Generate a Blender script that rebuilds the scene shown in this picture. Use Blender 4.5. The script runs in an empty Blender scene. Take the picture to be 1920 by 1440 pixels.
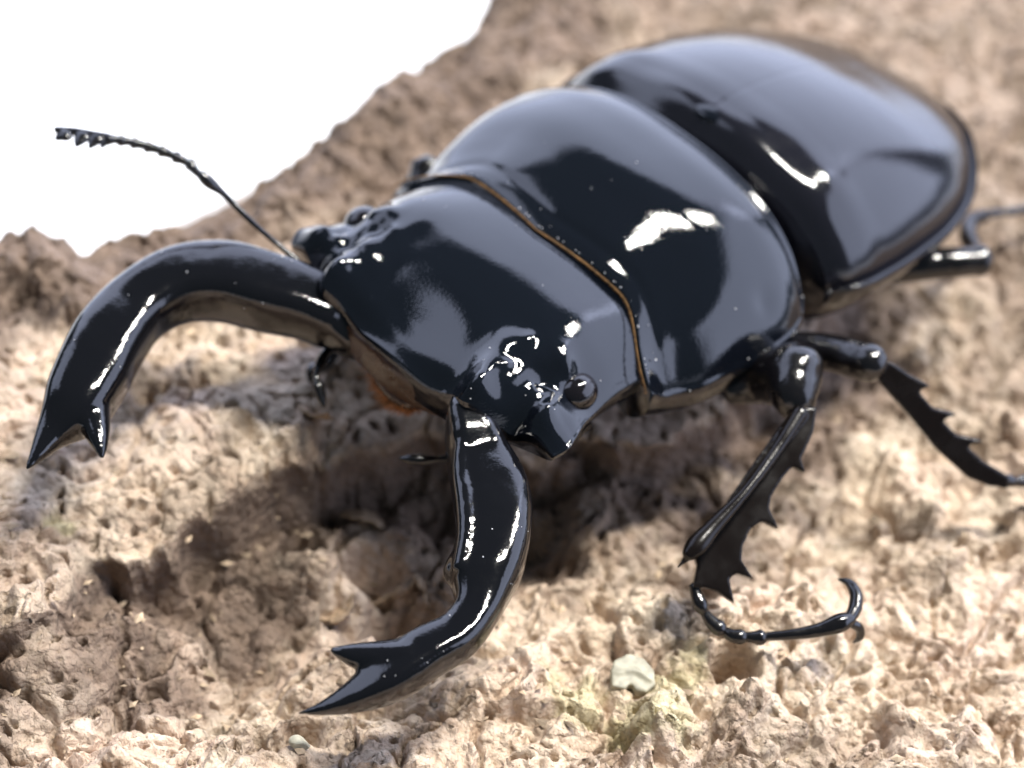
import bpy, math, random
import numpy as np
from mathutils import Vector, Matrix

random.seed(7)
rng = np.random.default_rng(7)
sc = bpy.context.scene
C = sc.collection
sc.unit_settings.scale_length = 0.01          # one unit is one centimetre

# ------------------------------------------------------------------ camera
CAMP = np.array([-7.359, 8.264, 10.53])
CAMR = np.array([[-0.6692652, 0.5561919, -0.4926811],
                 [-0.7381959, -0.4222607, 0.5260824],
                 [0.0845629, 0.7157838, 0.6931830]])
FPX = 4044.0
cd = bpy.data.cameras.new('camera')
cam = bpy.data.objects.new('camera', cd)
C.objects.link(cam)
M = Matrix([list(CAMR[i]) + [CAMP[i]] for i in range(3)] + [[0, 0, 0, 1]])
cam.matrix_world = M
cd.sensor_width = 36.0
cd.lens = FPX / 1920 * 36.0
cd.clip_start = 0.1
cd.clip_end = 500
cd.dof.use_dof = True
cd.dof.focus_distance = 12.9
cd.dof.aperture_fstop = 0.25
sc.camera = cam

# ------------------------------------------------------------------ light
w = bpy.data.worlds.new('World')
sc.world = w
w.use_nodes = True
bg = w.node_tree.nodes['Background']
bg.inputs[0].default_value = (0.62, 0.82, 1.0, 1)
bg.inputs[1].default_value = 0.13


def area_lamp(name, loc, target, sx, sy, energy, col):
    l = bpy.data.lights.new(name, 'AREA')
    l.shape = 'RECTANGLE'
    l.size = sx
    l.size_y = sy
    l.energy = energy
    l.color = col
    o = bpy.data.objects.new(name, l)
    C.objects.link(o)
    o.location = loc
    d = Vector(target) - Vector(loc)
    o.rotation_euler = d.to_track_quat('-Z', 'Y').to_euler()
    return o


# ceiling lamp nearly overhead, tall windows behind, to the right and to the left front
def rad(r, sx, sy):
    return r * math.pi * sx * sy


area_lamp('ceiling_lamp', (-5, -10, 44), (0, 0, 1), 1.4, 13, rad(700, 13, 1.4), (1.0, 0.965, 0.90))
area_lamp('ceiling_lamp', (-5, -29, 42), (0, 0, 1), 2.5, 8, rad(360, 8, 2.5), (1.0, 0.965, 0.90))
area_lamp('window_behind', (46, -46, 32), (0, 0, 8), 130, 78, rad(3.1, 130, 78), (0.67, 0.74, 1.0))
area_lamp('window_right', (-46, -50, 36), (0, 0, 6), 112, 66, rad(2.9, 112, 66), (0.67, 0.74, 1.0))
area_lamp('window_left', (56, 26, 52), (0, 0, 4), 44, 52, rad(2.4, 44, 52), (0.67, 0.74, 1.0))
sc.view_settings.view_transform = 'Standard'
sc.view_settings.look = 'None'
sc.view_settings.gamma = 1.0
sc.view_settings.exposure = 0.0


# ------------------------------------------------------------------ helpers
def U(px, py, z):
    """photograph pixel -> point at height z"""
    d = CAMR @ np.array([(px - 960) / FPX, (720 - py) / FPX, -1.0])
    return CAMP + (z - CAMP[2]) / d[2] * d


def depth(p):
    return float(-((np.asarray(p) - CAMP) @ CAMR)[2])


def mesh_obj(name, verts, faces, mat, parent=None, smooth=True):
    me = bpy.data.meshes.new(name)
    verts = np.asarray(verts, dtype=np.float32)
    faces = [tuple(int(i) for i in f) for f in faces]
    me.from_pydata(verts.tolist(), [], faces)
    me.update()
    if smooth:
        me.polygons.foreach_set('use_smooth', [True] * len(me.polygons))
    if isinstance(mat, (list, tuple)):
        for m_ in mat:
            me.materials.append(m_)
    else:
        me.materials.append(mat)
    o = bpy.data.objects.new(name, me)
    C.objects.link(o)
    if parent is not None:
        o.parent = parent
    return o


def tag(o, label=None, cat=None, group=None, kind=None):
    for k, v in (('label', label), ('category', cat), ('group', group), ('kind', kind)):
        if v:
            o[k] = v
    return o


def grid_faces(nu, nv, wrapu=False):
    f = []
    for j in range(nv - 1):
        for i in range(nu if wrapu else nu - 1):
            a = j * nu + i
            b = j * nu + (i + 1) % nu
            f.append((a, b, b + nu, a + nu))
    return f


def pchip(xs, ys, x):
    """monotone-ish cubic through the points"""
    xs = np.asarray(xs, float)
    ys = np.asarray(ys, float)
    h = np.diff(xs)
    dl = np.diff(ys, axis=0) / (h if ys.ndim == 1 else h[:, None])
    m = np.zeros_like(ys)
    m[0] = dl[0]
    m[-1] = dl[-1]
    for i in range(1, len(xs) - 1):
        m[i] = (dl[i - 1] * h[i] + dl[i] * h[i - 1]) / (h[i] + h[i - 1])
    x = np.clip(np.asarray(x, float), xs[0], xs[-1])
    k = np.clip(np.searchsorted(xs, x) - 1, 0, len(xs) - 2)
    t = (x - xs[k]) / h[k]
    hh = h[k]
    if ys.ndim == 2:
        t = t[:, None]
        hh = hh[:, None]
    t2, t3 = t * t, t * t * t
    return ((2 * t3 - 3 * t2 + 1) * ys[k] + (t3 - 2 * t2 + t) * hh * m[k]
            + (-2 * t3 + 3 * t2) * ys[k + 1] + (t3 - t2) * hh * m[k + 1])


def sweep(points, ra, rb=None, n=48, seg=20, power=2.0, roll=0.0, twist=None, cap=True, up=(0, 0, 1), off=None):
    """closed tube along points; ra sideways radius, rb upward radius. Returns verts, faces."""
    P = np.asarray(points, float)
    ra = np.asarray(ra, float)
    rb = ra if rb is None else np.asarray(rb, float)
    s = np.concatenate([[0], np.cumsum(np.linalg.norm(np.diff(P, axis=0), axis=1))])
    q = np.linspace(0, s[-1], n)
    P2 = pchip(s, P, q)
    A = np.maximum(np.interp(q, s, ra) if len(ra) < 3 else pchip(s, ra, q), 0.0015)
    B = np.maximum(np.interp(q, s, rb) if len(rb) < 3 else pchip(s, rb, q), 0.0015)
    R = np.full(n, roll) if twist is None else pchip(s, np.asarray(twist, float), q)
    T = np.gradient(P2, axis=0)
    T /= np.linalg.norm(T, axis=1)[:, None]
    upv = np.asarray(up, float)
    V = []
    th = np.linspace(0, 2 * np.pi, seg, endpoint=False)
    ct, st = np.cos(th), np.sin(th)
    e = 2.0 / power
    cx = np.sign(ct) * np.abs(ct) ** e
    cz = np.sign(st) * np.abs(st) ** e
    for i in range(n):
        side = np.cross(T[i], upv)
        side /= np.linalg.norm(side) + 1e-9
        u = np.cross(side, T[i])
        c, s_ = math.cos(R[i]), math.sin(R[i])
        a = side * c + u * s_
        b = -side * s_ + u * c
        V.append(P2[i] + np.outer(cx * A[i], a) + np.outer(cz * B[i], b))
    V = np.concatenate(V)
    F = grid_faces(seg, n, True)
    if cap:
        V = np.vstack([V, P2[0] - T[0] * A[0] * .5, P2[-1] + T[-1] * A[-1] * .5])
        c0, c1 = len(V) - 2, len(V) - 1
        for i in range(seg):
            j = (i + 1) % seg
            F.append((c0, j, i))
            o_ = (n - 1) * seg
            F.append((c1, o_ + i, o_ + j))
    return V, F


def merge(*vf):
    V, F, k = [], [], 0
    for v, f in vf:
        V.append(v)
        F += [tuple(i + k for i in q) for q in f]
        k += len(v)
    return np.concatenate(V), F


def fuse(name, vf, mat, parent, voxel=0.018, smooth=8):
    """overlapping closed shells -> one continuous skin"""
    V, F = vf
    o = mesh_obj('tmp', V, F, mat)
    r = o.modifiers.new('r', 'REMESH')
    r.mode = 'VOXEL'
    r.voxel_size = voxel
    s = o.modifiers.new('s', 'SMOOTH')
    s.factor = 0.5
    s.iterations = smooth
    dg = bpy.context.evaluated_depsgraph_get()
    me = bpy.data.meshes.new_from_object(o.evaluated_get(dg))
    me.name = name
    bpy.data.objects.remove(o)
    me.polygons.foreach_set('use_smooth', [True] * len(me.polygons))
    if len(me.materials) == 0:
        me.materials.append(mat)
    ob = bpy.data.objects.new(name, me)
    C.objects.link(ob)
    if parent is not None:
        ob.parent = parent
    return ob


def blob(c, r, nu=24, nv=16, rot=None):
    c = np.asarray(c, float)
    r = np.asarray(r, float) * np.ones(3)
    V = []
    for j in range(nv):
        ph = -math.pi / 2 + math.pi * j / (nv - 1)
        for i in range(nu):
            t = 2 * math.pi * i / nu
            V.append([math.cos(ph) * math.cos(t), math.cos(ph) * math.sin(t), math.sin(ph)])
    V = np.array(V) * r
    if rot is not None:
        V = V @ np.array(rot).T
    return V + c, grid_faces(nu, nv, True)


# ---- vectorised noise
def _hash(ix, iy, s):
    h = (ix.astype(np.int64) * 374761393 + iy.astype(np.int64) * 668265263 + s * 2147483647 + 1013904223) & 0xffffffff
    h = ((h ^ (h >> 13)) * 1274126177) & 0xffffffff
    h = ((h ^ (h >> 16)) * 2246822519) & 0xffffffff
    h = h ^ (h >> 15)
    return (h & 0xffffff) / float(0x1000000)


def gnoise(x, y, s=0):
    x0, y0 = np.floor(x), np.floor(y)
    fx, fy = x - x0, y - y0
    u = fx * fx * fx * (fx * (fx * 6 - 15) + 10)
    v = fy * fy * fy * (fy * (fy * 6 - 15) + 10)
    r = 0
    for dx in (0, 1):
        for dy in (0, 1):
            a = _hash(x0 + dx, y0 + dy, s) * 2 * np.pi
            g = np.cos(a) * (fx - dx) + np.sin(a) * (fy - dy)
            r = r + g * (u if dx else 1 - u) * (v if dy else 1 - v)
    return r * 1.5


def fbm(x, y, s=0, o=4, gain=0.5):
    r, a = 0, 1.0
    for i in range(o):
        r = r + a * gnoise(x * 2 ** i + 17.3 * i, y * 2 ** i - 9.1 * i, s + i)
        a *= gain
    return r


def ridged(x, y, s=0, o=4):
    r, a = 0, 1.0
    for i in range(o):
        r = r + a * (1 - 2 * np.abs(gnoise(x * 2 ** i + 5.1 * i, y * 2 ** i, s + i)))
        a *= 0.5
    return r


def worley(x, y, s=0):
    x0, y0 = np.floor(x), np.floor(y)
    f1 = np.full(x.shape, 9.0)
    f2 = np.full(x.shape, 9.0)
    idv = np.zeros(x.shape)
    for dx in (-1, 0, 1):
        for dy in (-1, 0, 1):
            cx, cy = x0 + dx, y0 + dy
            d = np.hypot(cx + _hash(cx, cy, s) - x, cy + _hash(cx, cy, s + 77) - y)
            near = d < f1
            f2 = np.where(near, f1, np.minimum(f2, d))
            idv = np.where(near, _hash(cx, cy, s + 131), idv)
            f1 = np.where(near, d, f1)
    return f1, f2, idv


def sstep(a, b, x):
    t = np.clip((x - a) / (b - a), 0, 1)
    return t * t * (3 - 2 * t)


# ------------------------------------------------------------------ materials
def new_mat(name):
    m = bpy.data.materials.new(name)
    m.use_nodes = True
    nt = m.node_tree
    return m, nt, nt.nodes['Principled BSDF']


def N(nt, t, **k):
    n = nt.nodes.new(t)
    for a, b in k.items():
        setattr(n, a, b)
    return n


def chitin(name, col, rough=0.06, bump=0.02, scale=3.0, fine=0.004, ior=1.6):
    m, nt, p = new_mat(name)
    L = nt.links.new
    tc = N(nt, 'ShaderNodeTexCoord')
    n1 = N(nt, 'ShaderNodeTexNoise')
    n1.inputs['Scale'].default_value = scale
    n1.inputs['Detail'].default_value = 2.0
    n2 = N(nt, 'ShaderNodeTexNoise')
    n2.inputs['Scale'].default_value = 60
    n2.inputs['Detail'].default_value = 3.0
    L(tc.outputs['Object'], n1.inputs['Vector'])
    L(tc.outputs['Object'], n2.inputs['Vector'])
    b1 = N(nt, 'ShaderNodeBump')
    b1.inputs['Strength'].default_value = 1.0
    b1.inputs['Distance'].default_value = bump
    b2 = N(nt, 'ShaderNodeBump')
    b2.inputs['Strength'].default_value = 1.0
    b2.inputs['Distance'].default_value = fine * 0.2
    L(n1.outputs[0], b1.inputs['Height'])
    L(n2.outputs[0], b2.inputs['Height'])
    L(b1.outputs[0], b2.inputs['Normal'])
    L(b2.outputs[0], p.inputs['Normal'])
    mr = N(nt, 'ShaderNodeMapRange')
    mr.inputs['From Min'].default_value = 0.35
    mr.inputs['From Max'].default_value = 0.75
    mr.inputs['To Min'].default_value = rough
    mr.inputs['To Max'].default_value = rough * 2.2
    n3 = N(nt, 'ShaderNodeTexNoise')
    n3.inputs['Scale'].default_value = 5
    n3.inputs['Detail'].default_value = 6
    L(tc.outputs['Object'], n3.inputs['Vector'])
    L(n3.outputs[0], mr.inputs['Value'])
    L(mr.outputs[0], p.inputs['Roughness'])
    p.inputs['Base Color'].default_value = (*col, 1)
    p.inputs['IOR'].default_value = ior
    p.inputs['Coat Weight'].default_value = 0.0
    return m


M_BLACK = chitin('black_chitin', (0.003, 0.004, 0.0065), 0.022, 0.004, 2.2)
M_ELYTRA = chitin('elytra_chitin', (0.006, 0.006, 0.009), 0.065, 0.006, 1.5)
M_MAND = chitin('mandible_chitin', (0.003, 0.003, 0.004), 0.05, 0.012, 3.0)
M_LEG = chitin('leg_chitin', (0.004, 0.0035, 0.004), 0.12, 0.012, 8.0)
M_TIBIA = chitin('tibia_chitin', (0.005, 0.0035, 0.003), 0.16, 0.003, 5.0, 0.0, 1.38)
M_BROWN = chitin('brown_chitin', (0.05, 0.022, 0.009), 0.2, 0.02, 9.0)
M_EYE = chitin('eye_surface', (0.005, 0.004, 0.005), 0.05, 0.0, 9.0)


def plain(name, col, rough=0.6, var=0.3, scale=20, sub=0.0):
    m, nt, p = new_mat(name)
    L = nt.links.new
    tc = N(nt, 'ShaderNodeTexCoord')
    n = N(nt, 'ShaderNodeTexNoise')
    n.inputs['Scale'].default_value = scale
    n.inputs['Detail'].default_value = 5
    cr = N(nt, 'ShaderNodeValToRGB')
    cr.color_ramp.elements[0].position = 0.3
    cr.color_ramp.elements[1].position = 0.7
    cr.color_ramp.elements[0].color = (*[c * (1 - var) for c in col], 1)
    cr.color_ramp.elements[1].color = (*[min(1, c * (1 + var)) for c in col], 1)
    L(tc.outputs['Object'], n.inputs['Vector'])
    L(n.outputs[0], cr.inputs[0])
    L(cr.outputs[0], p.inputs['Base Color'])
    p.inputs['Roughness'].default_value = rough
    return m


M_HAIR = plain('orange_hair', (0.22, 0.12, 0.045), 0.45, 0.5, 30)
M_DUST = plain('pale_dust', (0.62, 0.62, 0.64), 0.7)
M_CHIP = plain('pale_shell', (0.30, 0.285, 0.22), 0.6, 0.3, 14)
M_TABLE = plain('white_table', (0.86, 0.87, 0.88), 0.6, 0.02, 0.3)


def bark_material():
    m, nt, p = new_mat('cork_bark')
    L = nt.links.new
    tc = N(nt, 'ShaderNodeTexCoord')
    att = N(nt, 'ShaderNodeAttribute', attribute_name='tint')
    sep = N(nt, 'ShaderNodeSeparateColor')
    L(att.outputs['Color'], sep.inputs[0])

    def noise(scale, detail=6, rough=0.6, dist=0.0):
        n = N(nt, 'ShaderNodeTexNoise')
        n.inputs['Scale'].default_value = scale
        n.inputs['Detail'].default_value = detail
        n.inputs['Roughness'].default_value = rough
        n.inputs['Distortion'].default_value = dist
        L(tc.outputs['Object'], n.inputs['Vector'])
        return n

    def ramp(src, stops):
        r = N(nt, 'ShaderNodeValToRGB')
        while len(r.color_ramp.elements) < len(stops):
            r.color_ramp.elements.new(0.5)
        for e, (ps, c) in zip(r.color_ramp.elements, stops):
            e.position = ps
            e.color = (*c, 1)
        L(src, r.inputs[0])
        return r

    def mix(f, a, b, mode='MIX'):
        n = N(nt, 'ShaderNodeMix', data_type='RGBA', blend_type=mode)
        if isinstance(f, float):
            n.inputs[0].default_value = f
        else:
            L(f, n.inputs[0])
        L(a, n.inputs[6])
        L(b, n.inputs[7])
        return n.outputs[2]

    n1 = noise(1.6, 8, 0.62, 0.4)
    base = ramp(n1.outputs[0], [(0.28, (0.21, 0.13, 0.08)), (0.40, (0.46, 0.335, 0.235)), (0.53, (0.62, 0.50, 0.38)), (0.70, (0.73, 0.63, 0.50))])
    n2 = noise(9, 6, 0.65, 0.8)
    spots = ramp(n2.outputs[0], [(0.30, (0.20, 0.12, 0.07)), (0.44, (0.52, 0.39, 0.29)), (0.60, (0.72, 0.60, 0.47)), (0.75, (0.42, 0.28, 0.14))])
    c = mix(0.42, base.outputs[0], spots.outputs[0])
    # painted plates: R brown bark and shade painted below the step, G pink, B lichen
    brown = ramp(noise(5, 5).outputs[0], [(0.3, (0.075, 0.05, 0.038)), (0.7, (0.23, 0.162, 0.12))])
    pink = ramp(noise(6, 5).outputs[0], [(0.3, (0.56, 0.39, 0.30)), (0.7, (0.80, 0.66, 0.55))])
    lich = ramp(noise(10, 5).outputs[0], [(0.3, (0.36, 0.34, 0.13)), (0.7, (0.60, 0.58, 0.32))])
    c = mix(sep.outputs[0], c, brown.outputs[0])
    c = mix(sep.outputs[1], c, pink.outputs[0])
    c = mix(sep.outputs[2], c, lich.outputs[0])
    # fine dark pores
    v = N(nt, 'ShaderNodeTexVoronoi')
    v.inputs['Scale'].default_value = 11
    L(tc.outputs['Object'], v.inputs['Vector'])
    pore = ramp(v.outputs['Distance'], [(0.0, (0.25, 0.16, 0.11)), (0.16, (1, 1, 1))])
    c = mix(0.7, c, pore.outputs[0], 'MULTIPLY')
    L(c, p.inputs['Base Color'])
    p.inputs['Roughness'].default_value = 0.72
    p.inputs['Specular IOR Level'].default_value = 0.35
    nb = noise(24, 8, 0.7, 0.5)
    b = N(nt, 'ShaderNodeBump')
    b.inputs['Strength'].default_value = 1.0
    b.inputs['Distance'].default_value = 0.016
    L(nb.outputs[0], b.inputs['Height'])
    b2 = N(nt, 'ShaderNodeBump')
    b2.inputs['Strength'].default_value = 1.0
    b2.inputs['Distance'].default_value = 0.05
    n4 = noise(7, 6, 0.6, 1.0)
    L(n4.outputs[0], b2.inputs['Height'])
    L(b2.outputs[0], b.inputs['Normal'])
    prev = b
    for sc_, ds in ((13, .035),):
        vo = N(nt, 'ShaderNodeTexVoronoi', feature='F1')
        vo.inputs['Scale'].default_value = sc_
        vo.inputs['Randomness'].default_value = 1.0
        wob = N(nt, 'ShaderNodeMix', data_type='RGBA', blend_type='LINEAR_LIGHT')
        wob.inputs[0].default_value = 0.06
        L(tc.outputs['Object'], wob.inputs[6])
        L(noise(sc_ * .7, 3).outputs[1], wob.inputs[7])
        L(wob.outputs[2], vo.inputs['Vector'])
        bb = N(nt, 'ShaderNodeBump', invert=True)
        bb.inputs['Strength'].default_value = 1.0
        bb.inputs['Distance'].default_value = ds
        L(vo.outputs['Distance'], bb.inputs['Height'])
        L(prev.outputs[0], bb.inputs['Normal'])
        prev = bb
    L(prev.outputs[0], p.inputs['Normal'])
    return m


M_BARK = bark_material()


# ------------------------------------------------------------------ setting
def table():
    s = 160
    o = mesh_obj('table', [(-s, -s, -2.6), (s, -s, -2.6), (s, s, -2.6), (-s, s, -2.6)], [(0, 1, 2, 3)], M_TABLE)
    tag(o, kind='structure')


table()


def seg_dist(x, y, line):
    """signed distance to an open polyline; positive on its left side"""
    best = np.full(x.shape, 1e9)
    sg = np.zeros(x.shape)
    for a, b in zip(line[:-1], line[1:]):
        ax, ay = a[:2]
        dx, dy = b[0] - ax, b[1] - ay
        t = np.clip(((x - ax) * dx + (y - ay) * dy) / (dx * dx + dy * dy), 0, 1)
        px, py = ax + t * dx, ay + t * dy
        d = np.hypot(x - px, y - py)
        s = np.sign(dx * (y - ay) - dy * (x - ax))
        near = d < best
        best = np.where(near, d, best)
        sg = np.where(near, s, sg)
    return best * sg


CLIFF = [U(*p, 0.0) for p in [(-700, 1700), (-200, 1330), (90, 1150), (200, 1050), (330, 990), (450, 925), (600, 860), (850, 800), (1060, 830), (1250, 800), (1420, 700), (1560, 560)]]
EDGE = [U(*p, 0.0) for p in [(-900, 1250), (-300, 620), (0, 490), (60, 452), (105, 468), (150, 497), (240, 465), (350, 405), (450, 365), (560, 300), (640, 232), (700, 195), (780, 140), (850, 92), (905, 60), (925, 0), (1100, -400), (1300, -900)]]
HOLES = [(1375, 1255, .13, .4), (1560, 1235, .10, .12), (735, 1165, .30, .55), (1010, 1045, .30, .5), (690, 1085, .16, .35), (830, 990, .22, .35), (560, 905, .12, .3),
         (275, 745, .10, .2), (455, 790, .08, .15), (285, 1290, .09, .22), (410, 1385, .12, .3), (480, 1400, .10, .25),
         (1880, 1050, .06, .2), (1745, 1230, .05, .18), (1095, 1220, .05, .16), (1370, 1235, .10, .16), (1500, 870, .05, .1), (1620, 1345, .06, .1),
         (1180, 1390, .05, .1), (570, 1375, .12, .25), (1530, 1330, .05, .12), (1890, 620, .10, .2)]


def bark_height(x, y):
    ed = seg_dist(x, y, EDGE)            # positive = outside (beyond the far edge)
    cl = seg_dist(x, y, CLIFF)
    wx = x + 0.25 * fbm(x * .9, y * .9, 11, 3)
    wy = y + 0.25 * fbm(x * .9, y * .9, 21, 3)
    h = 0.16 * fbm(wx * .55, wy * .55, 3, 4)
    # lengthwise furrows of the bark (they run along the slab)
    h += 0.10 * ridged(wx * 1.1, wy * .45, 31, 3) - 0.05
    cn = cl + 0.16 * fbm(x * 1.6, y * 1.6, 41, 3)
    return h, ed, cn, wx, wy


def build_bark():
    def axis(segs):
        out = []
        for a, b, st in segs:
            out.append(np.arange(a, b, st))
        return np.concatenate(out + [[segs[-1][1]]])
    xs = axis([(-9, -5, .08), (-5, -4.2, .03), (-4.2, 3.9, .0125), (3.9, 5.4, .03)])
    ys = axis([(-13, -7, .06), (-7, -4, .022), (-4, 5.2, .0135), (5.2, 6, .04), (6, 10, .1)])
    X, Y = np.meshgrid(xs, ys)
    nx, ny = len(xs), len(ys)
    h, ed, cn, wx, wy = bark_height(X, Y)
    s0 = -1.0 if seg_dist(np.array([0.0]), np.array([0.0]), EDGE)[0] > 0 else 1.0
    ed = ed * s0
    p0 = U(500, 1200, 0)
    s1 = 1.0 if seg_dist(np.array([p0[0]]), np.array([p0[1]]), CLIFF)[0] > 0 else -1.0
    _, _, cn, _, _ = h, ed, cn, wx, wy
    cn = cn * s1                          # positive = the low side, towards the camera
    low = sstep(-0.02, 0.16, cn + .04 * gnoise(X * 6, Y * 6, 47))
    h = h - low * (0.46 - 0.30 * sstep(0.4, 2.2, cn)) * (1 - .4 * sstep(2.9, 3.8, Y))
    h += 0.10 * np.exp(-((cn + 0.12) / 0.14) ** 2)       # lip above the step
    h -= 0.13 * sstep(3.9, 3.0, Y) * np.exp(-((cn - 0.17) / 0.13) ** 2)       # trench at its foot
    # bank along the far edge
    h += 0.22 * np.exp(-((ed + 0.45) / 0.42) ** 2)
    # medium lumps
    f1, f2, idv = worley(wx * 2.2, wy * 1.7, 5)
    crack = sstep(0.0, 0.16, f2 - f1)
    h += 0.07 * (idv - .5) - 0.10 * (1 - crack) * (0.4 + 0.6 * low)
    g1, g2, id2 = worley(wx * 4.8 + .25 * gnoise(X * 3, Y * 3, 7), wy * 4.2 + .25 * gnoise(X * 3, Y * 3, 8), 9)
    h += 0.05 * (id2 - .5) + 0.055 * (.45 - g1) * (.4 + id2)
    amp = 0.6 + 0.9 * low
    h += amp * 0.085 * fbm(X * 2.6, Y * 2.8, 51, 4, .42)
    h += 0.012 * ridged(X * 7, Y * 6, 61, 3) * amp
    k1, k2, id3 = worley(X * 9.5 + .3 * gnoise(X * 5, Y * 5, 2), Y * 9.5, 14)
    pit = (id3 > 0.62) * sstep(0.34, 0.20, k1) * (.4 + id3)
    h += 0.020 * (.4 - k1) * (id3 < .62)
    h -= 0.095 * pit
    m1, m2, id4 = worley(X * 22, Y * 20, 24)
    h += 0.005 * (id4 - .5) + 0.005 * fbm(X * 30, Y * 30, 71, 2) - 0.03 * (id4 > .9) * sstep(.4, .2, m1)
    # holes seen in the photograph
    for px, py, r, dpt in HOLES:
        c = U(px, py, -0.2)
        for _ in range(3):
            c = U(px, py, h[int(np.clip(np.searchsorted(ys, c[1]), 0, ny - 1)), int(np.clip(np.searchsorted(xs, c[0]), 0, nx - 1))])
        d = np.hypot(X - c[0], (Y - c[1])) / r
        d = d * (1 + 0.35 * gnoise(X * 4, Y * 4, 88))
        h -= dpt * np.exp(-d ** 4)
    ct = U(1450, 1190, 0)
    h += .2 * np.exp(-(((X - ct[0]) ** 2 + (Y - ct[1]) ** 2) / .45 ** 2))
    # room under the beetle: flatten the ground so that the belly clears it
    belly = np.exp(-(X / 1.5) ** 4 - ((Y + 1.6) / 3.2) ** 4)
    h = h * (1 - .6 * belly) - 0.06 * belly
    # far edge falls away, ragged
    edr = ed + 0.05 * fbm(X * 4, Y * 4, 91, 3)
    fall = sstep(-0.04, 0.55, edr)
    h = h - fall * 2.6 - 0.25 * np.clip(edr, 0, 9)
    h = np.maximum(h, -2.55)
    # sideways shove so that lumps overhang a little
    lip = .10 * np.exp(-((cn + 0.02) / 0.07) ** 2)
    DX = -.5 * lip + 0.05 * fbm(X * 2.6, Y * 2.6, 101, 3) + 0.010 * gnoise(X * 8, Y * 8, 105)
    DY = .85 * lip + 0.05 * fbm(X * 2.6, Y * 2.6, 111, 3) + 0.010 * gnoise(X * 8, Y * 8, 115)
    V = np.stack([X + DX, Y + DY, h], -1).reshape(-1, 3).astype(np.float32)
    idx = np.arange(nx * ny).reshape(ny, nx)
    F = np.stack([idx[:-1, :-1], idx[:-1, 1:], idx[1:, 1:], idx[1:, :-1]], -1).reshape(-1, 4)
    me = bpy.data.meshes.new('bark_slab')
    me.vertices.add(len(V))
    me.vertices.foreach_set('co', V.ravel())
    me.loops.add(F.size)
    me.loops.foreach_set('vertex_index', F.ravel().astype(np.int32))
    me.polygons.add(len(F))
    me.polygons.foreach_set('loop_start', np.arange(0, F.size, 4, dtype=np.int32))
    me.polygons.foreach_set('use_smooth', np.ones(len(F), dtype=bool))
    me.update()
    me.materials.append(M_BARK)
    # colour patches: outer bark brown along the bank, pink cork plates, lichen
    R_ = sstep(-1.3, -0.55, ed + .35 * fbm(X * 1.2, Y * 1.2, 131, 4) + .10 - .03 * Y) * .95
    R_ = np.maximum(R_, .45 * sstep(.15, .5, fbm(wx * .8, wy * .8, 141, 4)))
    R_ = np.maximum(R_, .92 * sstep(-.04, .03, cn) * sstep(1.2, .25, cn + .5 * fbm(X * 1.3, Y * 1.3, 145, 4)))  # shade of the step, painted as brown on its face and foot
    R_ = np.maximum(R_, .75 * sstep(-1.2, -4.2, Y + .8 * fbm(X * .8, Y * .8, 171, 3)))  # browner towards the far end of the slab
    G_ = sstep(.0, .5, fbm(wx * 1.0, wy * .7, 151, 5)) * .6
    B_ = np.zeros_like(X)
    for px, py, r in [(1200, 1370, .32), (1260, 1290, .2), (1040, 1290, .16), (1090, 1330, .2), (1300, 1260, .12), (120, 1010, .1)]:
        c = U(px, py, -.2)
        B_ = np.maximum(B_, .42 * sstep(1.1, .4, np.hypot(X - c[0], Y - c[1]) / r + .6 * fbm(X * 5, Y * 5, 161, 3)))
    G_ *= (1 - B_) * (1 - R_)
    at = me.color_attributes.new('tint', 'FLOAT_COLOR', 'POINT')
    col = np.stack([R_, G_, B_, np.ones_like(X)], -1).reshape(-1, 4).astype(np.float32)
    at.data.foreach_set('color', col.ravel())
    o = bpy.data.objects.new('bark_slab', me)
    C.objects.link(o)
    tag(o, 'rough tan cork bark slab with dark pits that the black beetle stands on', 'bark')
    return o, X, Y, h


bark, BX, BY, BH = build_bark()
_xs, _ys = BX[0], BY[:, 0]


def ground(x, y):
    i = int(np.clip(np.searchsorted(_xs, x), 1, len(_xs) - 1))
    j = int(np.clip(np.searchsorted(_ys, y), 1, len(_ys) - 1))
    return float(BH[j, i])


# ------------------------------------------------------------------ beetle
beetle = bpy.data.objects.new('stag_beetle', None)
C.objects.link(beetle)
tag(beetle, 'glossy black stag beetle with long forked curved jaws standing on the cork bark', 'beetle')


def gauss(x, y, cx, cy, sx, sy, ang=0.0):
    c, s = math.cos(ang), math.sin(ang)
    dx, dy = x - cx, y - cy
    a = dx * c + dy * s
    b = -dx * s + dy * c
    return np.exp(-(a / sx) ** 2 - (b / sy) ** 2)


def place(V, g):
    dx, dy, dz, yaw, roll = g
    V = np.array(V, float)
    c, s = math.cos(yaw), math.sin(yaw)
    x, y = V[..., 0] * c - V[..., 1] * s, V[..., 0] * s + V[..., 1] * c
    z = V[..., 2] + x * math.tan(roll)
    return np.stack([x + dx, y + dy, z + dz], -1)


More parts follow.
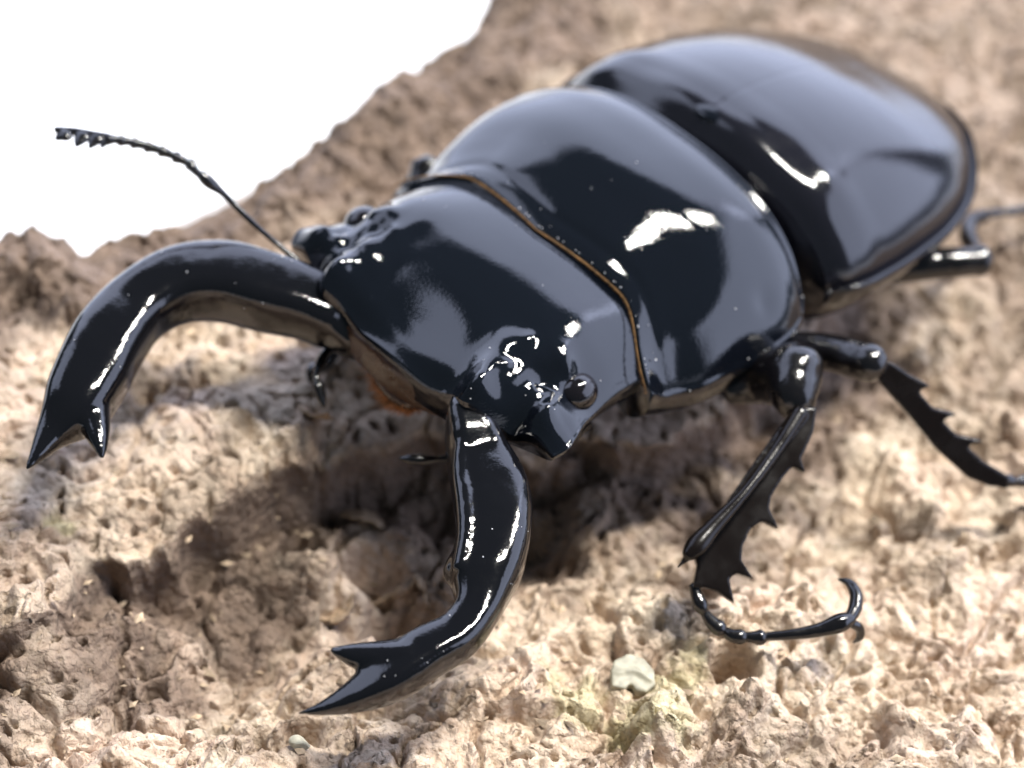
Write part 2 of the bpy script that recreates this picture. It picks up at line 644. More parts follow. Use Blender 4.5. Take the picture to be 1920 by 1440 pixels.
def shell(name, ctrl_v, halfw, yback, yfront, topz, rimz, botz, mat, nu=160, nv=120, power=2.4, extra=None, bead=0.0,
          t0=-1.0, t1=1.0, front_bead=0.0, under=True, post=None, glob=None, flange=0.0):
    """dome between a back curve and a front curve.  v runs back to front (0..1), t from side to side."""
    v = (1 - np.cos(np.linspace(0, np.pi, nv))) / 2
    ts = np.linspace(t0, t1, nu)
    t = np.sin(ts * np.pi / 2)
    T, Vv = np.meshgrid(t, v)
    hw = pchip(ctrl_v, halfw, v)[:, None]
    tz = pchip(ctrl_v, topz, v)[:, None]
    rz = pchip(ctrl_v, rimz, v)[:, None]
    bz = pchip(ctrl_v, botz, v)[:, None]
    X = T * hw
    yb = yback(T)
    yf = yfront(T)
    Y = yb + Vv * (yf - yb)
    dome = np.clip(1 - np.minimum(np.abs(T) / (1 - flange), 1) ** power, 0, 1) ** 0.62
    Z = rz + (tz - rz) * dome
    if bead:
        Z = Z + bead * np.exp(-((1 - np.abs(T)) / 0.014) ** 2)
    if front_bead:
        Z = Z + front_bead * (np.exp(-((1 - Vv) / 0.035) ** 2) - .8 * np.exp(-((1 - Vv - .085) / 0.03) ** 2))
    if extra is not None:
        Z = Z + extra(X, Y, T, Vv)
    top = np.stack([X, Y, Z], -1)
    if post is not None:
        top = post(top, T, Vv)
    V = top.reshape(-1, 3)
    F = grid_faces(nu, nv)
    if under:
        Zb = rz - (rz - bz) * np.clip(1 - np.abs(T) ** 2, 0, 1) ** .6
        Zb = np.minimum(Zb, top[..., 2] - 0.004)
        inset = .985
        bot = np.stack([top[..., 0] * inset, top[..., 1], Zb - .02], -1)
        V = np.vstack([V, bot.reshape(-1, 3)])
        k = nu * nv
        F += [(a + k, d + k, c + k, b + k) for a, b, c, d in grid_faces(nu, nv)]
        ring = [i for i in range(nu)] + [j * nu + nu - 1 for j in range(1, nv)] + \
               [(nv - 1) * nu + i for i in range(nu - 2, -1, -1)] + [j * nu for j in range(nv - 2, 0, -1)]
        for a, b in zip(ring, ring[1:] + ring[:1]):
            if abs(V[a][0]) < 1e-6 and abs(V[b][0]) < 1e-6 and t0 * t1 == 0:
                continue
            F.append((b, a, a + k, b + k))
    if glob is not None:
        V = place(V, glob)
    o = mesh_obj(name, V, F, mat, beetle)
    return o, top


# ---- elytra
EV = [0, .04, .10, .2, .35, .5, .65, .8, .9, .96, 1.0]
EW = [.154, .44, .71, .99, 1.27, 1.405, 1.458, 1.474, 1.46, 1.41, 1.33]
ET = [.717, .853, .968, 1.139, 1.337, 1.523, 1.657, 1.737, 1.762, 1.72, 1.60]
ER = [.70, .78, .83, .861, .867, .891, .93, .97, 1.0, 1.0, .98]
EB = [.6, .55, .45, .35, .25, .2, .2, .2, .2, .2, .3]


def ely_extra(X, Y, T, V):
    z = -0.002 * np.exp(-(X / 0.006) ** 2)                         # suture
    z = z - 0.02 * gauss(X, Y, .02, -1.40, .26, .22)
    z = z + 0.03 * gauss(np.abs(X), Y, .98, -1.50, .22, .25)         # shoulder hump
    z = z - 0.02 * gauss(np.abs(X), Y, .62, -1.42, .25, .2)
    return z


for sgn in (1, -1):
    shell('elytron', EV, EW, lambda T: -3.96 + 0 * T, lambda T: -1.20 - .05 * np.abs(T) ** 3, ET, ER, EB, M_ELYTRA,
          nu=110, nv=150, power=2.3, extra=ely_extra, bead=0.05, t0=0.0 if sgn > 0 else -1.0, t1=1.0 if sgn > 0 else 0.0, glob=(0, 0, 0, .0533, 0), flange=.045)

# ---- pronotum
PV = [0, .06, .18, .35, .55, .72, .86, .95, 1.0]
PW = [1.233, 1.333, 1.416, 1.434, 1.387, 1.341, 1.267, 1.237, 1.231]
PT = [1.596, 1.66, 1.728, 1.77, 1.775, 1.701, 1.624, 1.573, 1.524]
PR = [1.05, 1.02, .989, .955, .914, .889, .901, .948, .993]
PB = [.4] * 9
PG = (.012, 0, 0, .038, .044)


def pron_extra(X, Y, T, V):
    z = 0.02 * (np.exp(-((V - .03) / .018) ** 2) - np.exp(-((V - .075) / .02) ** 2))
    z = z - 0.03 * gauss(np.abs(X), Y, 1.25, -.55, .06, .08)
    z = z + 0.03 * gauss(np.abs(X), Y, 1.22, -.25, .2, .35)
    z = z + 0.03 * gauss(np.abs(X), Y, .55, .1, .3, .2)
    return z


def pron_back(T):
    a = np.abs(T)
    return -1.131 + .03 * a ** 2.2 + .09 * a ** 6


def pron_front(T):
    a = np.abs(T)
    return .332 - .15 * a + .264 * sstep(.55, 1.0, a)


_, PTOP = shell('pronotum', PV, PW, pron_back, pron_front, PT, PR, PB, M_BLACK, power=2.4, extra=pron_extra, bead=0.05, front_bead=0.016, glob=PG)

# ---- scutellum
sv, sf = blob((.085, -1.42, 1.690), (.175, .155, .042), 32, 16)
mesh_obj('scutellum', sv, sf, M_BLACK, beetle)

# ---- head
HV = [0, .15, .35, .5, .62, .75, .86, .94, 1.0]
HW = [1.10, 1.12, 1.13, 1.13, 1.14, 1.18, 1.24, 1.27, 1.24]
HT = [1.45, 1.50, 1.535, 1.53, 1.49, 1.44, 1.38, 1.32, 1.24]
HR = [1.08, 1.08, 1.08, 1.08, 1.08, 1.10, 1.12, 1.12, 1.08]
HB = [.4, .4, .45, .5, .58, .68, .78, .88, .95]


def head_front(T):
    a = np.abs(T)
    y = pchip([0, .25, .42, .53, .62, .72, .85, 1.0], [1.58, 1.575, 1.56, 1.60, 1.53, 1.43, 1.38, 1.36], a.ravel()).reshape(a.shape)
    return y


_w = np.random.default_rng(21)
WARTS = [(_w.uniform(.62, 1.06), _w.uniform(.95, 1.38), _w.uniform(.025, .05), _w.uniform(-.014, .02)) for _ in range(26)]


def head_extra(X, Y, T, V):
    a = np.abs(X)
    z = 0.11 * gauss(a, Y, .66, 1.50, .10, .15)                     # front horns
    z = z + 0.05 * gauss(a, Y, .60, 1.25, .12, .22)
    z = z - 0.12 * gauss(a, Y, .92, 1.46, .10, .14)                 # notch above the jaw joint
    z = z + 0.07 * gauss(a, Y, 1.05, 1.28, .12, .10, .5)            # ridge to the canthus corner
    z = z - 0.03 * gauss(a, Y, .88, 1.12, .12, .10)
    z = z + 0.05 * gauss(a, Y, .92, .95, .20, .26) - 0.07 * gauss(a, Y, 1.02, .93, .13, .15)
    z = z + 0.05 * gauss(a, Y, .84, .93, .14, .10)
    z = z - 0.10 * gauss(X, Y, 0, 1.45, .42, .26)                   # hollow forehead
    z = z - 0.05 * gauss(a, Y, .35, 1.58, .2, .10)
    z = z + 0.045 * gauss(a, Y, .72, .75, .3, .3)
    for bx, by, br, ba in WARTS:
        z = z + ba * gauss(a, Y, bx, by, br, br * 1.3)
    # wrinkles between eye and jaw joint
    side = gauss(a, Y, .80, 1.18, .26, .24)
    z = z + .024 * side * np.sin(a * 19 + Y * 8 + X * 2) * np.cos(Y * 17 - a * 7)
    return z


def head_post(P, T, V):
    return P


shell('head', HV, HW, lambda T: 0.02 + 0 * T, head_front, HT, HR, HB, M_BLACK, nu=200, nv=170, power=2.2, extra=head_extra, bead=0.02, post=head_post, glob=(.03, 0, 0, .045, .03))

# neck and underside keep the plates together
core = merge(blob((0, .1, .85), (1.0, .55, .42)), blob((0, -1.1, .8), (1.05, 1.0, .55)), blob((.13, -2.4, .72), (1.15, 1.3, .45)), blob((0, .75, .85), (.7, .5, .26)))
fuse('underside', core, M_LEG, beetle, voxel=.05, smooth=6)

# ---- eyes
for s in (1, -1):
    v_, f_ = blob(place((s * 1.0, .93, 1.20), (.03, 0, 0, .045, .03)), (.125, .14, .125), 32, 20)
    mesh_obj('eye', v_, f_, M_EYE, beetle)


# ---- mandibles: pixel centre, height, half width in pixels
def px_path(rows):
    P = [U(a, b, z) for a, b, z, h in rows]
    r = [h * depth(p) / FPX for p, (_, _, _, h) in zip(P, rows)]
    return np.array(P), np.array(r)


def mandible(main, tooth, extras, roll=0.0, name='mandible'):
    P, r = px_path(main)
    parts = [sweep(P, r * .95, r * .90, n=90, seg=44, power=3.4, roll=roll)]
    for e in [tooth] + extras:
        P2, r2 = px_path(e)
        parts.append(sweep(P2, r2, n=30, seg=20))
    return fuse(name, merge(*parts), M_MAND, beetle, voxel=.016, smooth=7)


mandible([(705, 662, .86, 24), (670, 632, .92, 46), (640, 600, .97, 62), (585, 572, 1.02, 66), (500, 548, 1.04, 72), (420, 528, 1.05, 73), (340, 533, 1.04, 70), (265, 572, 1.0, 66),
          (205, 640, .95, 72), (168, 712, .9, 72), (136, 768, .86, 62), (96, 815, .82, 32), (70, 852, .8, 16), (48, 882, .78, 3)],
         [(165, 740, .9, 40), (177, 790, .88, 31), (186, 828, .87, 19), (192, 858, .86, 5)],
         [[(520, 500, 1.10, 14), (430, 482, 1.14, 20), (340, 492, 1.12, 20), (262, 535, 1.08, 18), (195, 610, 1.02, 17), (150, 700, .98, 12)],
          [(215, 660, .98, 34), (232, 690, .97, 14), (238, 700, .97, 5)]], roll=.1)
mandible([(866, 745, 1.14, 20), (869, 768, 1.12, 34), (880, 800, 1.06, 48), (895, 850, .96, 60), (920, 925, .88, 74), (925, 1005, .84, 74), (908, 1080, .8, 68),
          (893, 1145, .77, 46), (862, 1188, .74, 45), (800, 1224, .7, 49), (722, 1275, .64, 46), (655, 1310, .58, 28), (605, 1328, .54, 14), (556, 1338, .5, 3)],
         [(765, 1240, .68, 48), (705, 1234, .70, 33), (655, 1227, .72, 21), (620, 1219, .74, 6)],
         [[(866, 820, 1.10, 12), (864, 880, 1.05, 17), (872, 940, 1.02, 19), (874, 1010, .98, 18), (862, 1070, .92, 16)],
          [(892, 1050, .80, 44), (862, 1074, .80, 36), (846, 1086, .80, 24)]])


# ---- mouth: brown plate, orange brush, palps
def tube_px(name, rows, mat, parent, n=30, seg=16, flat=1.0, power=2.0, up=(0, 0, 1)):
    P, r = px_path(rows)
    v_, f_ = sweep(P, r, r * flat, n=n, seg=seg, power=power, up=up)
    return mesh_obj(name, v_, f_, mat, parent)


lab = merge(sweep([(-.55, 1.36, .95), (-.2, 1.46, .95), (.2, 1.50, .97), (.6, 1.46, 1.0)], [.08, .12, .12, .1], [.12, .15, .15, .12], n=40, seg=24, power=3))
fuse('clypeus', lab, M_BROWN, beetle, voxel=.02, smooth=4)
P, r = px_path([(700, 680, .80, 14), (735, 720, .78, 26), (775, 745, .78, 28), (815, 740, .80, 16)])
v_, f_ = sweep(P, r, r * .8, n=30, seg=20)
mesh_obj('labrum', v_, f_, M_BROWN, beetle)
hv, hf, k = [], [], 0
BR = np.array([(704, 688), (712, 722), (730, 752), (752, 768), (778, 768), (800, 756), (820, 748)], float)
for i in range(800):
    t = rng.uniform(0, 5.999)
    q0 = BR[int(t)] * (1 - t % 1) + BR[int(t) + 1] * (t % 1)
    root = U(q0[0] + rng.normal(0, 4) + 6, q0[1] + rng.normal(0, 4) - 8, .74 + rng.normal(0, .02))
    tip = U(q0[0] - 10 + rng.normal(0, 10) + (q0[0] - 755) * .12, q0[1] + rng.uniform(-2, 16), .66 + rng.normal(0, .04))
    d = tip - root
    b = np.cross(d, rng.normal(size=3))
    b /= np.linalg.norm(b)
    c2 = np.cross(d / np.linalg.norm(d), b)
    w_ = .005
    for q in (b, -.5 * b + .87 * c2, -.5 * b - .87 * c2):
        hv.append(root + q * w_)
    hv.append(tip)
    hf += [(k, k + 1, k + 3), (k + 1, k + 2, k + 3), (k + 2, k, k + 3)]
    k += 4
ob = mesh_obj('mouth_brush', hv, hf, plain('brush_hair', (0.42, 0.17, 0.05), 0.45, 0.4, 30), beetle)
tag(ob, kind='stuff')
tube_px('palp', [(640, 640, .75, 5), (612, 660, .72, 9), (597, 690, .68, 9), (592, 705, .66, 6), (597, 725, .62, 11), (603, 748, .58, 9), (607, 762, .56, 3)], M_LEG, beetle)
tube_px('palp', [(880, 862, .55, 5), (840, 860, .55, 8), (820, 861, .55, 6), (790, 862, .55, 11), (765, 861, .55, 9), (750, 860, .55, 3)], M_LEG, beetle)


# ---- orange hair fringe along the front margin of the pronotum
def fringe():
    V, F, k = [], [], 0
    for i in range(2600):
        t = rng.uniform(-.985, .97)
        a = abs(t)
        x = t * 1.232
        y = float(pron_front(np.array([t]))[0]) + .015 + .04 * float(sstep(.6, .95, a))
        dome = (1 - a ** 2.4) ** .62
        z = .993 + (1.524 - .993) * dome + .020 + .045 * float(sstep(.6, .9, a))
        root = place((x, y, z), PG)
        d = np.array([rng.normal(0, .25) - .2 * t, 1.0, -.15 + rng.normal(0, .15)])
        d /= np.linalg.norm(d)
        ln = rng.uniform(.008, .026)
        V += [root + [-.004, 0, 0], root + [.004, 0, 0], root + [0, 0, .006], root + d * ln]
        F += [(k, k + 1, k + 3), (k + 1, k + 2, k + 3), (k + 2, k, k + 3)]
        k += 4
    o = mesh_obj('hair_fringe', V, F, M_HAIR, beetle)
    tag(o, kind='stuff')


fringe()


# ---- antennae
def child_of(o, p):
    o.parent = p
    return o


ant = bpy.data.objects.new('antenna', None)
C.objects.link(ant)
ant.parent = beetle
tube_px('scape', [(560, 490, 1.12, 6), (520, 458, 1.2, 5), (460, 405, 1.35, 6), (415, 360, 1.47, 7), (388, 338, 1.55, 12), (376, 326, 1.58, 10)], M_LEG, ant, n=50)
fl = []
FL = [(372, 326, 1.58), (352, 305, 1.60), (325, 292, 1.62), (298, 281, 1.63), (272, 273, 1.64), (246, 266, 1.65), (222, 262, 1.66), (200, 260, 1.67)]
for a, b in zip(FL[:-1], FL[1:]):
    P, r = px_path([(a[0], a[1], a[2], 7.5), ((a[0] * .5 + b[0] * .5), (a[1] * .5 + b[1] * .5), (a[2] + b[2]) / 2, 9), (b[0] + 2, b[1] + 1, b[2], 10.5), (b[0], b[1], b[2], 7.5)])
    fl.append(sweep(P, r, n=10, seg=12))
v_, f_ = merge(*fl)
mesh_obj('flagellum', v_, f_, M_LEG, ant)
for (x0, y0, x1, y1, wd) in [(203, 258, 190, 277, 11), (184, 255, 168, 278, 15), (157, 251, 143, 275, 16), (124, 249, 104, 262, 17)]:
    P, r = px_path([(x0 + 6, y0 - 3, 1.67, 5), (x0, y0 + 2, 1.67, wd), ((x0 + x1) / 2, (y0 + y1) / 2, 1.66, wd * .8), (x1, y1, 1.65, 3)])
    v_, f_ = sweep(P, r, r * .5, n=12, seg=14)
    mesh_obj('club_plate', v_, f_, M_LEG, ant)
P, r = px_path([(205, 259, 1.67, 9), (170, 252, 1.67, 8), (140, 247, 1.67, 8), (103, 243, 1.67, 6)])
v_, f_ = sweep(P, r, n=20, seg=12)
mesh_obj('club_stem', v_, f_, M_LEG, ant)

ant2 = bpy.data.objects.new('antenna', None)
C.objects.link(ant2)
ant2.parent = beetle
v_, f_ = sweep([(-1.12, 1.28, .98), (-1.05, 1.0, .80), (-.9, .6, .62)], [.018, .02, .035], n=24, seg=12)
mesh_obj('scape', v_, f_, M_LEG, ant2)
v_, f_ = sweep([(-.9, .6, .62), (-.7, .8, .55), (-.55, 1.05, .5), (-.5, 1.25, .5)], [.02, .024, .03, .05], n=24, seg=12)
mesh_obj('flagellum', v_, f_, M_LEG, ant2)


# ---- legs
def leg(name='leg'):
    e = bpy.data.objects.new(name, None)
    C.objects.link(e)
    e.parent = beetle
    return e


def spine(p, q, r0):
    return sweep([p, (np.asarray(p) + q) / 2, q], [r0, r0 * .55, .003], n=10, seg=10)


def slab(outline, zf, th):
    """outline in photograph pixels on a tilted sheet, given real thickness"""
    pts = [U(a, b, zf(a, b)) for a, b in outline]
    n = len(pts)
    P_ = np.array(pts)
    c = P_.mean(0)
    nn = np.linalg.svd(P_ - c)[2][2]
    if nn[2] < 0:
        nn = -nn
    V = np.vstack([P_ + nn * th / 2, P_ - nn * th / 2])
    F = [tuple(range(n)), tuple(range(2 * n - 1, n - 1, -1))]
    for i in range(n):
        j = (i + 1) % n
        F.append((j, i, i + n, j + n))
    return V, F


# beetle's left front leg (image right)
fl_leg = leg('front_leg')
P, r = px_path([(1360, 730, .70, 30), (1420, 715, .78, 44), (1470, 705, .92, 58), (1500, 700, 1.02, 56), (1525, 712, 1.02, 40)])
P2, r2 = px_path([(1490, 690, 1.02, 50), (1490, 745, .96, 46), (1500, 780, .88, 28)])
fuse('femur', merge(sweep(P, r, n=50, seg=28), sweep(P2, r2, n=30, seg=24)), M_LEG, fl_leg, voxel=.02, smooth=6)
# tibia: a flat blade with teeth on its outer edge
zt = lambda a, b: .95 - (b - 775) / 330 * .63
TO = [(1490, 765), (1530, 765), (1524, 810), (1510, 842), (1500, 862), (1509, 888), (1484, 876), (1462, 903), (1444, 933), (1441, 956), (1459, 993),
      (1428, 978), (1406, 992), (1391, 1025), (1389, 1052), (1412, 1087), (1380, 1076), (1366, 1086), (1376, 1132), (1345, 1110), (1320, 1102), (1298, 1102),
      (1306, 1062), (1300, 1040), (1310, 1010), (1360, 945), (1415, 865), (1465, 795)]
tib = [slab(TO, zt, .075)]
Pr, rr = px_path([(1503, 770, 1.0, 15), (1455, 845, .88, 12), (1395, 925, .76, 11), (1335, 990, .64, 17), (1300, 1030, .57, 20), (1288, 1044, .55, 12)])
tib.append(sweep(Pr, rr, rr * .8, n=50, seg=16))
a, b = U(1295, 1040, .53), U(1266, 1068, .5)
tib.append(spine(a, b, 9 * depth(a) / FPX))
fuse('tibia', merge(*tib), M_TIBIA, fl_leg, voxel=.011, smooth=4)
tarsus_rows = [[(1300, 1095, .32, 9), (1306, 1115, .28, 12), (1316, 1140, .24, 14), (1322, 1150, .22, 8)],
               [(1318, 1145, .22, 8), (1338, 1170, .19, 14), (1352, 1180, .18, 15), (1360, 1184, .17, 9)],
               [(1356, 1182, .17, 9), (1375, 1192, .17, 13), (1392, 1194, .17, 14), (1400, 1194, .17, 9)],
               [(1396, 1194, .17, 9), (1415, 1195, .18, 12), (1428, 1195, .18, 15), (1436, 1194, .18, 9)]]


def joints(rows_list, parent, mat=M_LEG):
    first = None
    for rows in rows_list:
        P, r = px_path(rows)
        v_, f_ = sweep(P, r, n=16, seg=16)
        mesh_obj('tarsal_joint', v_, f_, mat, parent)


joints(tarsus_rows, fl_leg)
tube_px('claw_joint', [(1432, 1194, .18, 8), (1480, 1190, .22, 10), (1540, 1180, .26, 14), (1580, 1166, .29, 18), (1598, 1158, .30, 12)], M_LEG, fl_leg, n=40)
tube_px('claw', [(1590, 1165, .30, 11), (1603, 1140, .31, 13), (1604, 1112, .33, 12), (1590, 1092, .34, 8), (1572, 1086, .34, 2)], M_LEG, fl_leg, n=36)
tube_px('claw', [(1590, 1165, .28, 9), (1612, 1180, .20, 9), (1612, 1195, .13, 7), (1600, 1205, .07, 2)], M_LEG, fl_leg, n=30)
tube_px('claw_bristle', [(1598, 1158, .30, 5), (1608, 1150, .31, 4), (1617, 1140, .32, 1)], M_LEG, fl_leg, n=12)

# left middle leg
ml = leg('middle_leg')
tube_px('femur', [(1400, 650, .7, 30), (1500, 655, .78, 34), (1560, 662, .86, 36), (1610, 675, .94, 36), (1645, 685, .98, 33), (1656, 689, .98, 24)], M_LEG, ml, n=50, seg=28)
zt = lambda a, b: .98 - (b - 680) / 220 * .68
TO = [(1645, 684), (1660, 674), (1680, 684), (1702, 700), (1740, 720), (1718, 730), (1745, 762), (1792, 774), (1762, 784), (1790, 813), (1842, 824), (1808, 832),
      (1840, 862), (1888, 890), (1884, 912), (1850, 908), (1810, 892), (1752, 840), (1700, 776), (1654, 724), (1638, 706)]
tib = [slab(TO, zt, .13)]
fuse('tibia', merge(*tib), M_TIBIA, ml, voxel=.013, smooth=4)
joints([[(1878, 898, .28, 8), (1895, 902, .24, 12), (1906, 905, .22, 8)], [(1902, 904, .22, 8), (1920, 902, .2, 12), (1932, 900, .18, 8)],
        [(1928, 900, .18, 7), (1950, 898, .18, 11), (1960, 896, .18, 7)]], ml)
tube_px('claw_joint', [(1958, 896, .18, 6), (2010, 890, .22, 9), (2050, 884, .22, 12)], M_LEG, ml)
tube_px('claw', [(2050, 884, .22, 9), (2075, 870, .2, 8), (2080, 850, .12, 2)], M_LEG, ml)
tube_px('claw', [(2050, 884, .22, 9), (2075, 895, .2, 8), (2080, 915, .05, 2)], M_LEG, ml)

# left hind leg
hl = leg('hind_leg')
tube_px('femur', [(1560, 520, .6, 24), (1660, 505, .62, 30), (1750, 495, .66, 30), (1820, 490, .7, 27), (1852, 488, .7, 22), (1858, 488, .7, 12)], M_LEG, hl, n=50, seg=28)
tube_px('tibia', [(1846, 492, .66, 16), (1830, 470, .5, 16), (1815, 440, .42, 17), (1822, 415, .38, 16), (1850, 402, .35, 12)], M_TIBIA, hl, n=40)
joints([[(1846, 403, .35, 6), (1870, 399, .33, 9), (1882, 398, .32, 6)], [(1880, 398, .32, 6), (1900, 396, .30, 9), (1912, 394, .3, 6)],
        [(1910, 394, .3, 6), (1930, 391, .28, 9), (1940, 390, .28, 6)]], hl)
tube_px('claw_joint', [(1938, 390, .28, 5), (1980, 386, .25, 8), (2010, 380, .22, 9)], M_LEG, hl)
tube_px('claw', [(2010, 380, .22, 6), (2030, 372, .18, 6), (2036, 360, .08, 2)], M_LEG, hl)


# right side legs, mostly behind the body
def plain_leg(name, pts, side_parts):
    e = leg(name)
    for nm, P, r, m_ in side_parts:
        v_, f_ = sweep(P, r, np.array(r) * .8, n=34, seg=18)
        mesh_obj(nm, v_, f_, m_, e)
    return e


def gz(x, y, d):
    return (x, y, ground(x, y) + d)


plain_leg('front_leg', None, [
    ('femur', [(.9, -.1, .6), (1.3, .1, .8), tuple(U(800, 303, .98))], [.15, .15, .11], M_LEG),
    ('tibia', [tuple(U(800, 305, .95)), (1.25, .7, .45), gz(1.0, 1.1, .14)], [.07, .12, .11], M_TIBIA),
    ('claw_joint', [gz(1.0, 1.1, .12), gz(.95, 1.3, .10), gz(.9, 1.45, .10), gz(.85, 1.5, .04)], [.04, .05, .05, .01], M_LEG)])
plain_leg('middle_leg', None, [
    ('femur', [(1.0, -1.3, .6), (1.4, -1.15, .75), (1.62, -1.12, .85)], [.14, .14, .08], M_LEG),
    ('tibia', [(1.6, -1.12, .83), (1.7, -1.7, .5), gz(1.8, -2.3, .12)], [.06, .09, .07], M_TIBIA),
    ('claw_joint', [gz(1.8, -2.3, .12), gz(1.8, -2.6, .10), gz(1.85, -2.9, .05)], [.03, .04, .01], M_LEG)])
plain_leg('hind_leg', None, [
    ('femur', [(.9, -2.4, .5), (1.2, -2.8, .55), (1.3, -3.1, .55)], [.14, .14, .08], M_LEG),
    ('tibia', [(1.28, -3.1, .55), (1.2, -3.5, .4), gz(1.1, -3.9, .12)], [.06, .08, .06], M_TIBIA),
    ('claw_joint', [gz(1.1, -3.9, .12), gz(1.1, -4.1, .10), gz(1.1, -4.3, .05)], [.03, .04, .01], M_LEG)])

# ------------------------------------------------------------------ loose bits on the bark
def chip(name, px, py, r, mat, label, cat, ztop=0.0, flat=.55, seed=0, group=None):
    c = U(px, py, ztop)
    g = ground(c[0], c[1])
    c = U(px, py, g + .04)
    rr = np.random.default_rng(seed)
    import bmesh
    bm = bmesh.new()
    bmesh.ops.create_icosphere(bm, subdivisions=3, radius=1)
    dirs = rr.normal(size=(9, 3))
    dirs /= np.linalg.norm(dirs, axis=1)[:, None]
    lim = rr.uniform(.62, .9, 9)
    for v in bm.verts:
        p = np.array(v.co)
        for d, l in zip(dirs, lim):
            q = p @ d
            if q > l:
                p = p - d * (q - l)
        p = p * np.array([r, r * .8, r * flat])
        v.co = p
    me = bpy.data.meshes.new(name)
    bm.to_mesh(me)
    bm.free()
    me.materials.append(mat)
    o = bpy.data.objects.new(name, me)
    C.objects.link(o)
    o.location = (c[0], c[1], ground(c[0], c[1]) + r * flat * .5)
    o.rotation_euler = (rr.uniform(-.3, .3), rr.uniform(-.3, .3), rr.uniform(0, 3))
    tag(o, label, cat, group)
    return o


c0 = U(1188, 1270, -.2)
for _ in range(4):
    c0 = U(1188, 1270, ground(c0[0], c0[1]))
z0 = ground(c0[0], c0[1]) + .07
sc_out = [(1150, 1243), (1178, 1231), (1206, 1240), (1225, 1262), (1228, 1290), (1212, 1303), (1190, 1300), (1182, 1284), (1170, 1298), (1146, 1292), (1144, 1262)]
rid = [(1156, 1262), (1190, 1258), (1222, 1275)]
pr_ = [U(a, b, z0 + .05) for a, b in rid]
ch = fuse('shell_chip', merge(slab(sc_out, lambda a, b: z0 + (1270 - b) * .0006, .09), sweep(pr_, [.012, .02, .012], n=14, seg=10)), M_CHIP, None, voxel=.012, smooth=3)
tag(ch, 'angular creamy white chip lying on the bark below the folded front claw', 'chip')
chip('pale_pebble', 562, 1388, .07, M_CHIP, 'tiny whitish pebble in a dark pit under the tip of the lower jaw', 'pebble', seed=5)



def flake_mesh(seed, curl):
    rr = np.random.default_rng(seed)
    n = 9
    u = np.linspace(-1, 1, n)
    A, B = np.meshgrid(u, u)
    # square to disc, ragged outline
    X = A * np.sqrt(1 - B ** 2 / 2)
    Y = B * np.sqrt(1 - A ** 2 / 2)
    ang = np.arctan2(Y, X)
    rad_ = 1 + .22 * np.sin(3 * ang + rr.uniform(0, 6)) + .12 * np.sin(5 * ang + rr.uniform(0, 6)) + .08 * np.sin(9 * ang + rr.uniform(0, 6))
    X, Y = X * rad_, Y * rad_ * .75
    Z = curl * (X ** 2 + .5 * Y ** 2) + .06 * rr.normal(size=X.shape)
    th = .07
    V = np.vstack([np.stack([X, Y, Z + th], -1).reshape(-1, 3), np.stack([X, Y, Z - th], -1).reshape(-1, 3)])
    F = grid_faces(n, n) + [(a + n * n, d + n * n, c + n * n, b + n * n) for a, b, c, d in grid_faces(n, n)]
    ring = [i for i in range(n)] + [j * n + n - 1 for j in range(1, n)] + [(n - 1) * n + i for i in range(n - 2, -1, -1)] + [j * n for j in range(n - 2, 0, -1)]
    for a, b in zip(ring, ring[1:] + ring[:1]):
        F.append((b, a, a + n * n, b + n * n))
    me = bpy.data.meshes.new('bark_flake')
    me.from_pydata(V.tolist(), [], F)
    me.polygons.foreach_set('use_smooth', [True] * len(me.polygons))
    me.materials.append(M_FLAKE)
    return me


M_FLAKE = plain('bark_flake', (0.33, 0.24, 0.16), 0.8, 0.5, 6)
flakes = [flake_mesh(k, c) for k, c in enumerate((.45, -.4, .7, .25))]


def put_flake(px, py, size, rot, k, lift=.3):
    c = U(px, py, -.2)
    for _ in range(4):
        c = U(px, py, ground(c[0], c[1]))
    o = bpy.data.objects.new('bark_flake', flakes[k])
    C.objects.link(o)
    o.parent = bark
    o.location = (c[0], c[1], ground(c[0], c[1]) + size * lift)
    o.rotation_euler = rot
    o.scale = (size, size, size)


# the curled flakes that stand up in the deep hollow under the head
put_flake(722, 1090, .17, (1.0, .3, .9), 2)
put_flake(770, 1082, .13, (.9, -.5, 2.2), 0)
put_flake(800, 1100, .14, (1.2, .2, -.4), 1)
put_flake(640, 1125, .15, (.5, .4, 1.5), 0)
put_flake(590, 905, .12, (.8, .3, .3), 3)
put_flake(700, 900, .16, (.5, -.6, 1.1), 1)

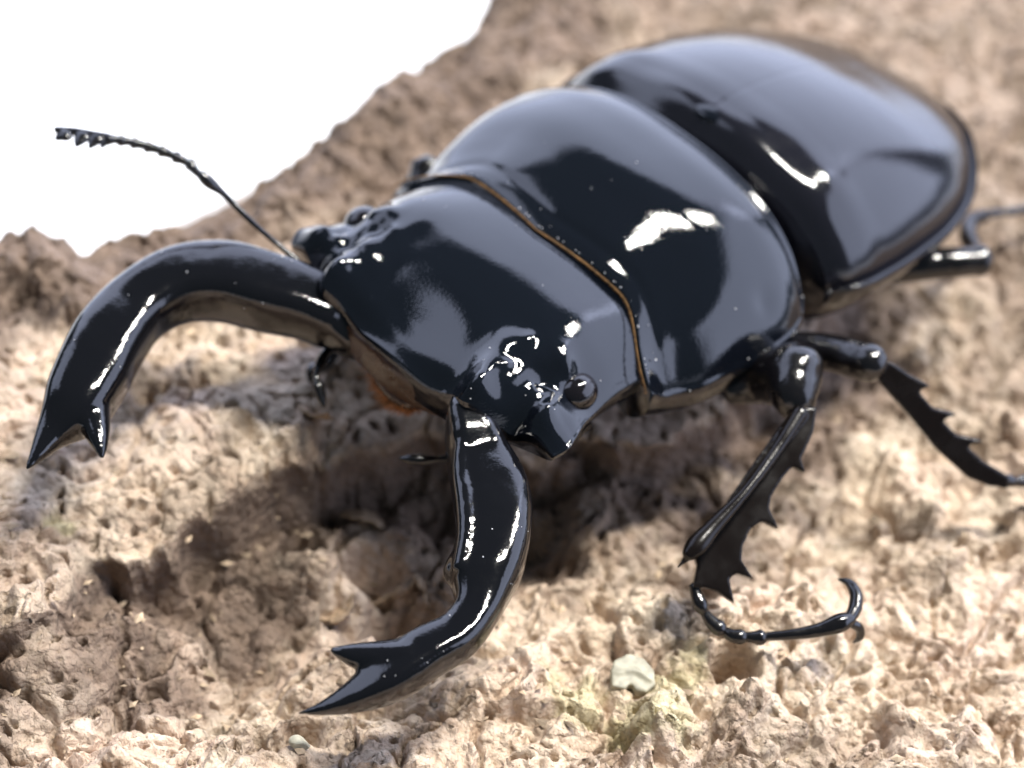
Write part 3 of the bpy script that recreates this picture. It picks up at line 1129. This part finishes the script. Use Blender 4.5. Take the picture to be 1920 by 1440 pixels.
def crumbs():
    V, F, k = [], [], 0
    oc = np.array([(1, 0, 0), (-1, 0, 0), (0, 1, 0), (0, -1, 0), (0, 0, .7), (0, 0, -.7)], float)
    of = [(0, 2, 4), (2, 1, 4), (1, 3, 4), (3, 0, 4), (2, 0, 5), (1, 2, 5), (3, 1, 5), (0, 3, 5)]
    for i in range(900):
        px, py = rng.uniform(-40, 1960), rng.uniform(560, 1460)
        c = U(px, py, -.2)
        for _ in range(3):
            c = U(px, py, ground(c[0], c[1]))
        if abs(c[0]) < 1.3 and -4.2 < c[1] < 1.5:
            continue
        r = .008 + .03 * rng.random() ** 4
        a = rng.uniform(0, 6.3)
        R = np.array([[math.cos(a), -math.sin(a), 0], [math.sin(a), math.cos(a), 0], [0, 0, 1]])
        V.append((oc * r * rng.uniform(.5, 1.5, (6, 1)) * [1.5, .8, .8]) @ R.T + [c[0], c[1], ground(c[0], c[1]) + r * .3])
        F += [tuple(q + k for q in f) for f in of]
        k += 6
    o = mesh_obj('bark_crumbs', np.concatenate(V), F, plain('crumb', (.34, .26, .18), .85, .7, 3), bark, smooth=False)
    tag(o, kind='stuff')


crumbs()


# dust caught on the shell
def dust():
    spots = []
    for o in beetle.children:
        if o.type != 'MESH':
            continue
        nm = o.name.split('.')[0]
        cnt = {'pronotum': 16, 'head': 26, 'elytron': 3, 'mandible': 16}.get(nm, 0)
        if not cnt:
            continue
        me = o.data
        n = len(me.polygons)
        ce = np.empty(n * 3); me.polygons.foreach_get('center', ce); ce = ce.reshape(-1, 3)
        no = np.empty(n * 3); me.polygons.foreach_get('normal', no); no = no.reshape(-1, 3)
        ok = np.where((no @ np.array([-.35, .38, .86]) > .35) & (ce[:, 2] > .75))[0]
        for i in rng.choice(ok, cnt):
            spots.append((ce[i] + no[i] * .003, rng.uniform(.002, .0055) * (2.0 if rng.random() < .08 else 1)))
    # along the raised front margin of the pronotum
    for i in range(60):
        t = rng.uniform(-.95, .8)
        y = float(pron_front(np.array([t]))[0]) - rng.choice([.01, .10])
        p = place((t * 1.232, y, .993 + .531 * (1 - abs(t) ** 2.4) ** .62 + .035), PG)
        spots.append((p, rng.uniform(.003, .007)))
    oc = np.array([(1, 0, 0), (-1, 0, 0), (0, 1, 0), (0, -1, 0), (0, 0, 1), (0, 0, -1)], float)
    of = [(0, 2, 4), (2, 1, 4), (1, 3, 4), (3, 0, 4), (2, 0, 5), (1, 2, 5), (3, 1, 5), (0, 3, 5)]
    V, F, k = [], [], 0
    for p, r in spots:
        V.append(p + oc * r * rng.uniform(.5, 1.5, (6, 1)))
        F += [tuple(a + k for a in f) for f in of]
        k += 6
    o = mesh_obj('dust_specks', np.concatenate(V), F, M_DUST, None, smooth=False)
    tag(o, 'tiny pale dust specks scattered over the black shell of the beetle', 'dust', kind='stuff')


dust()
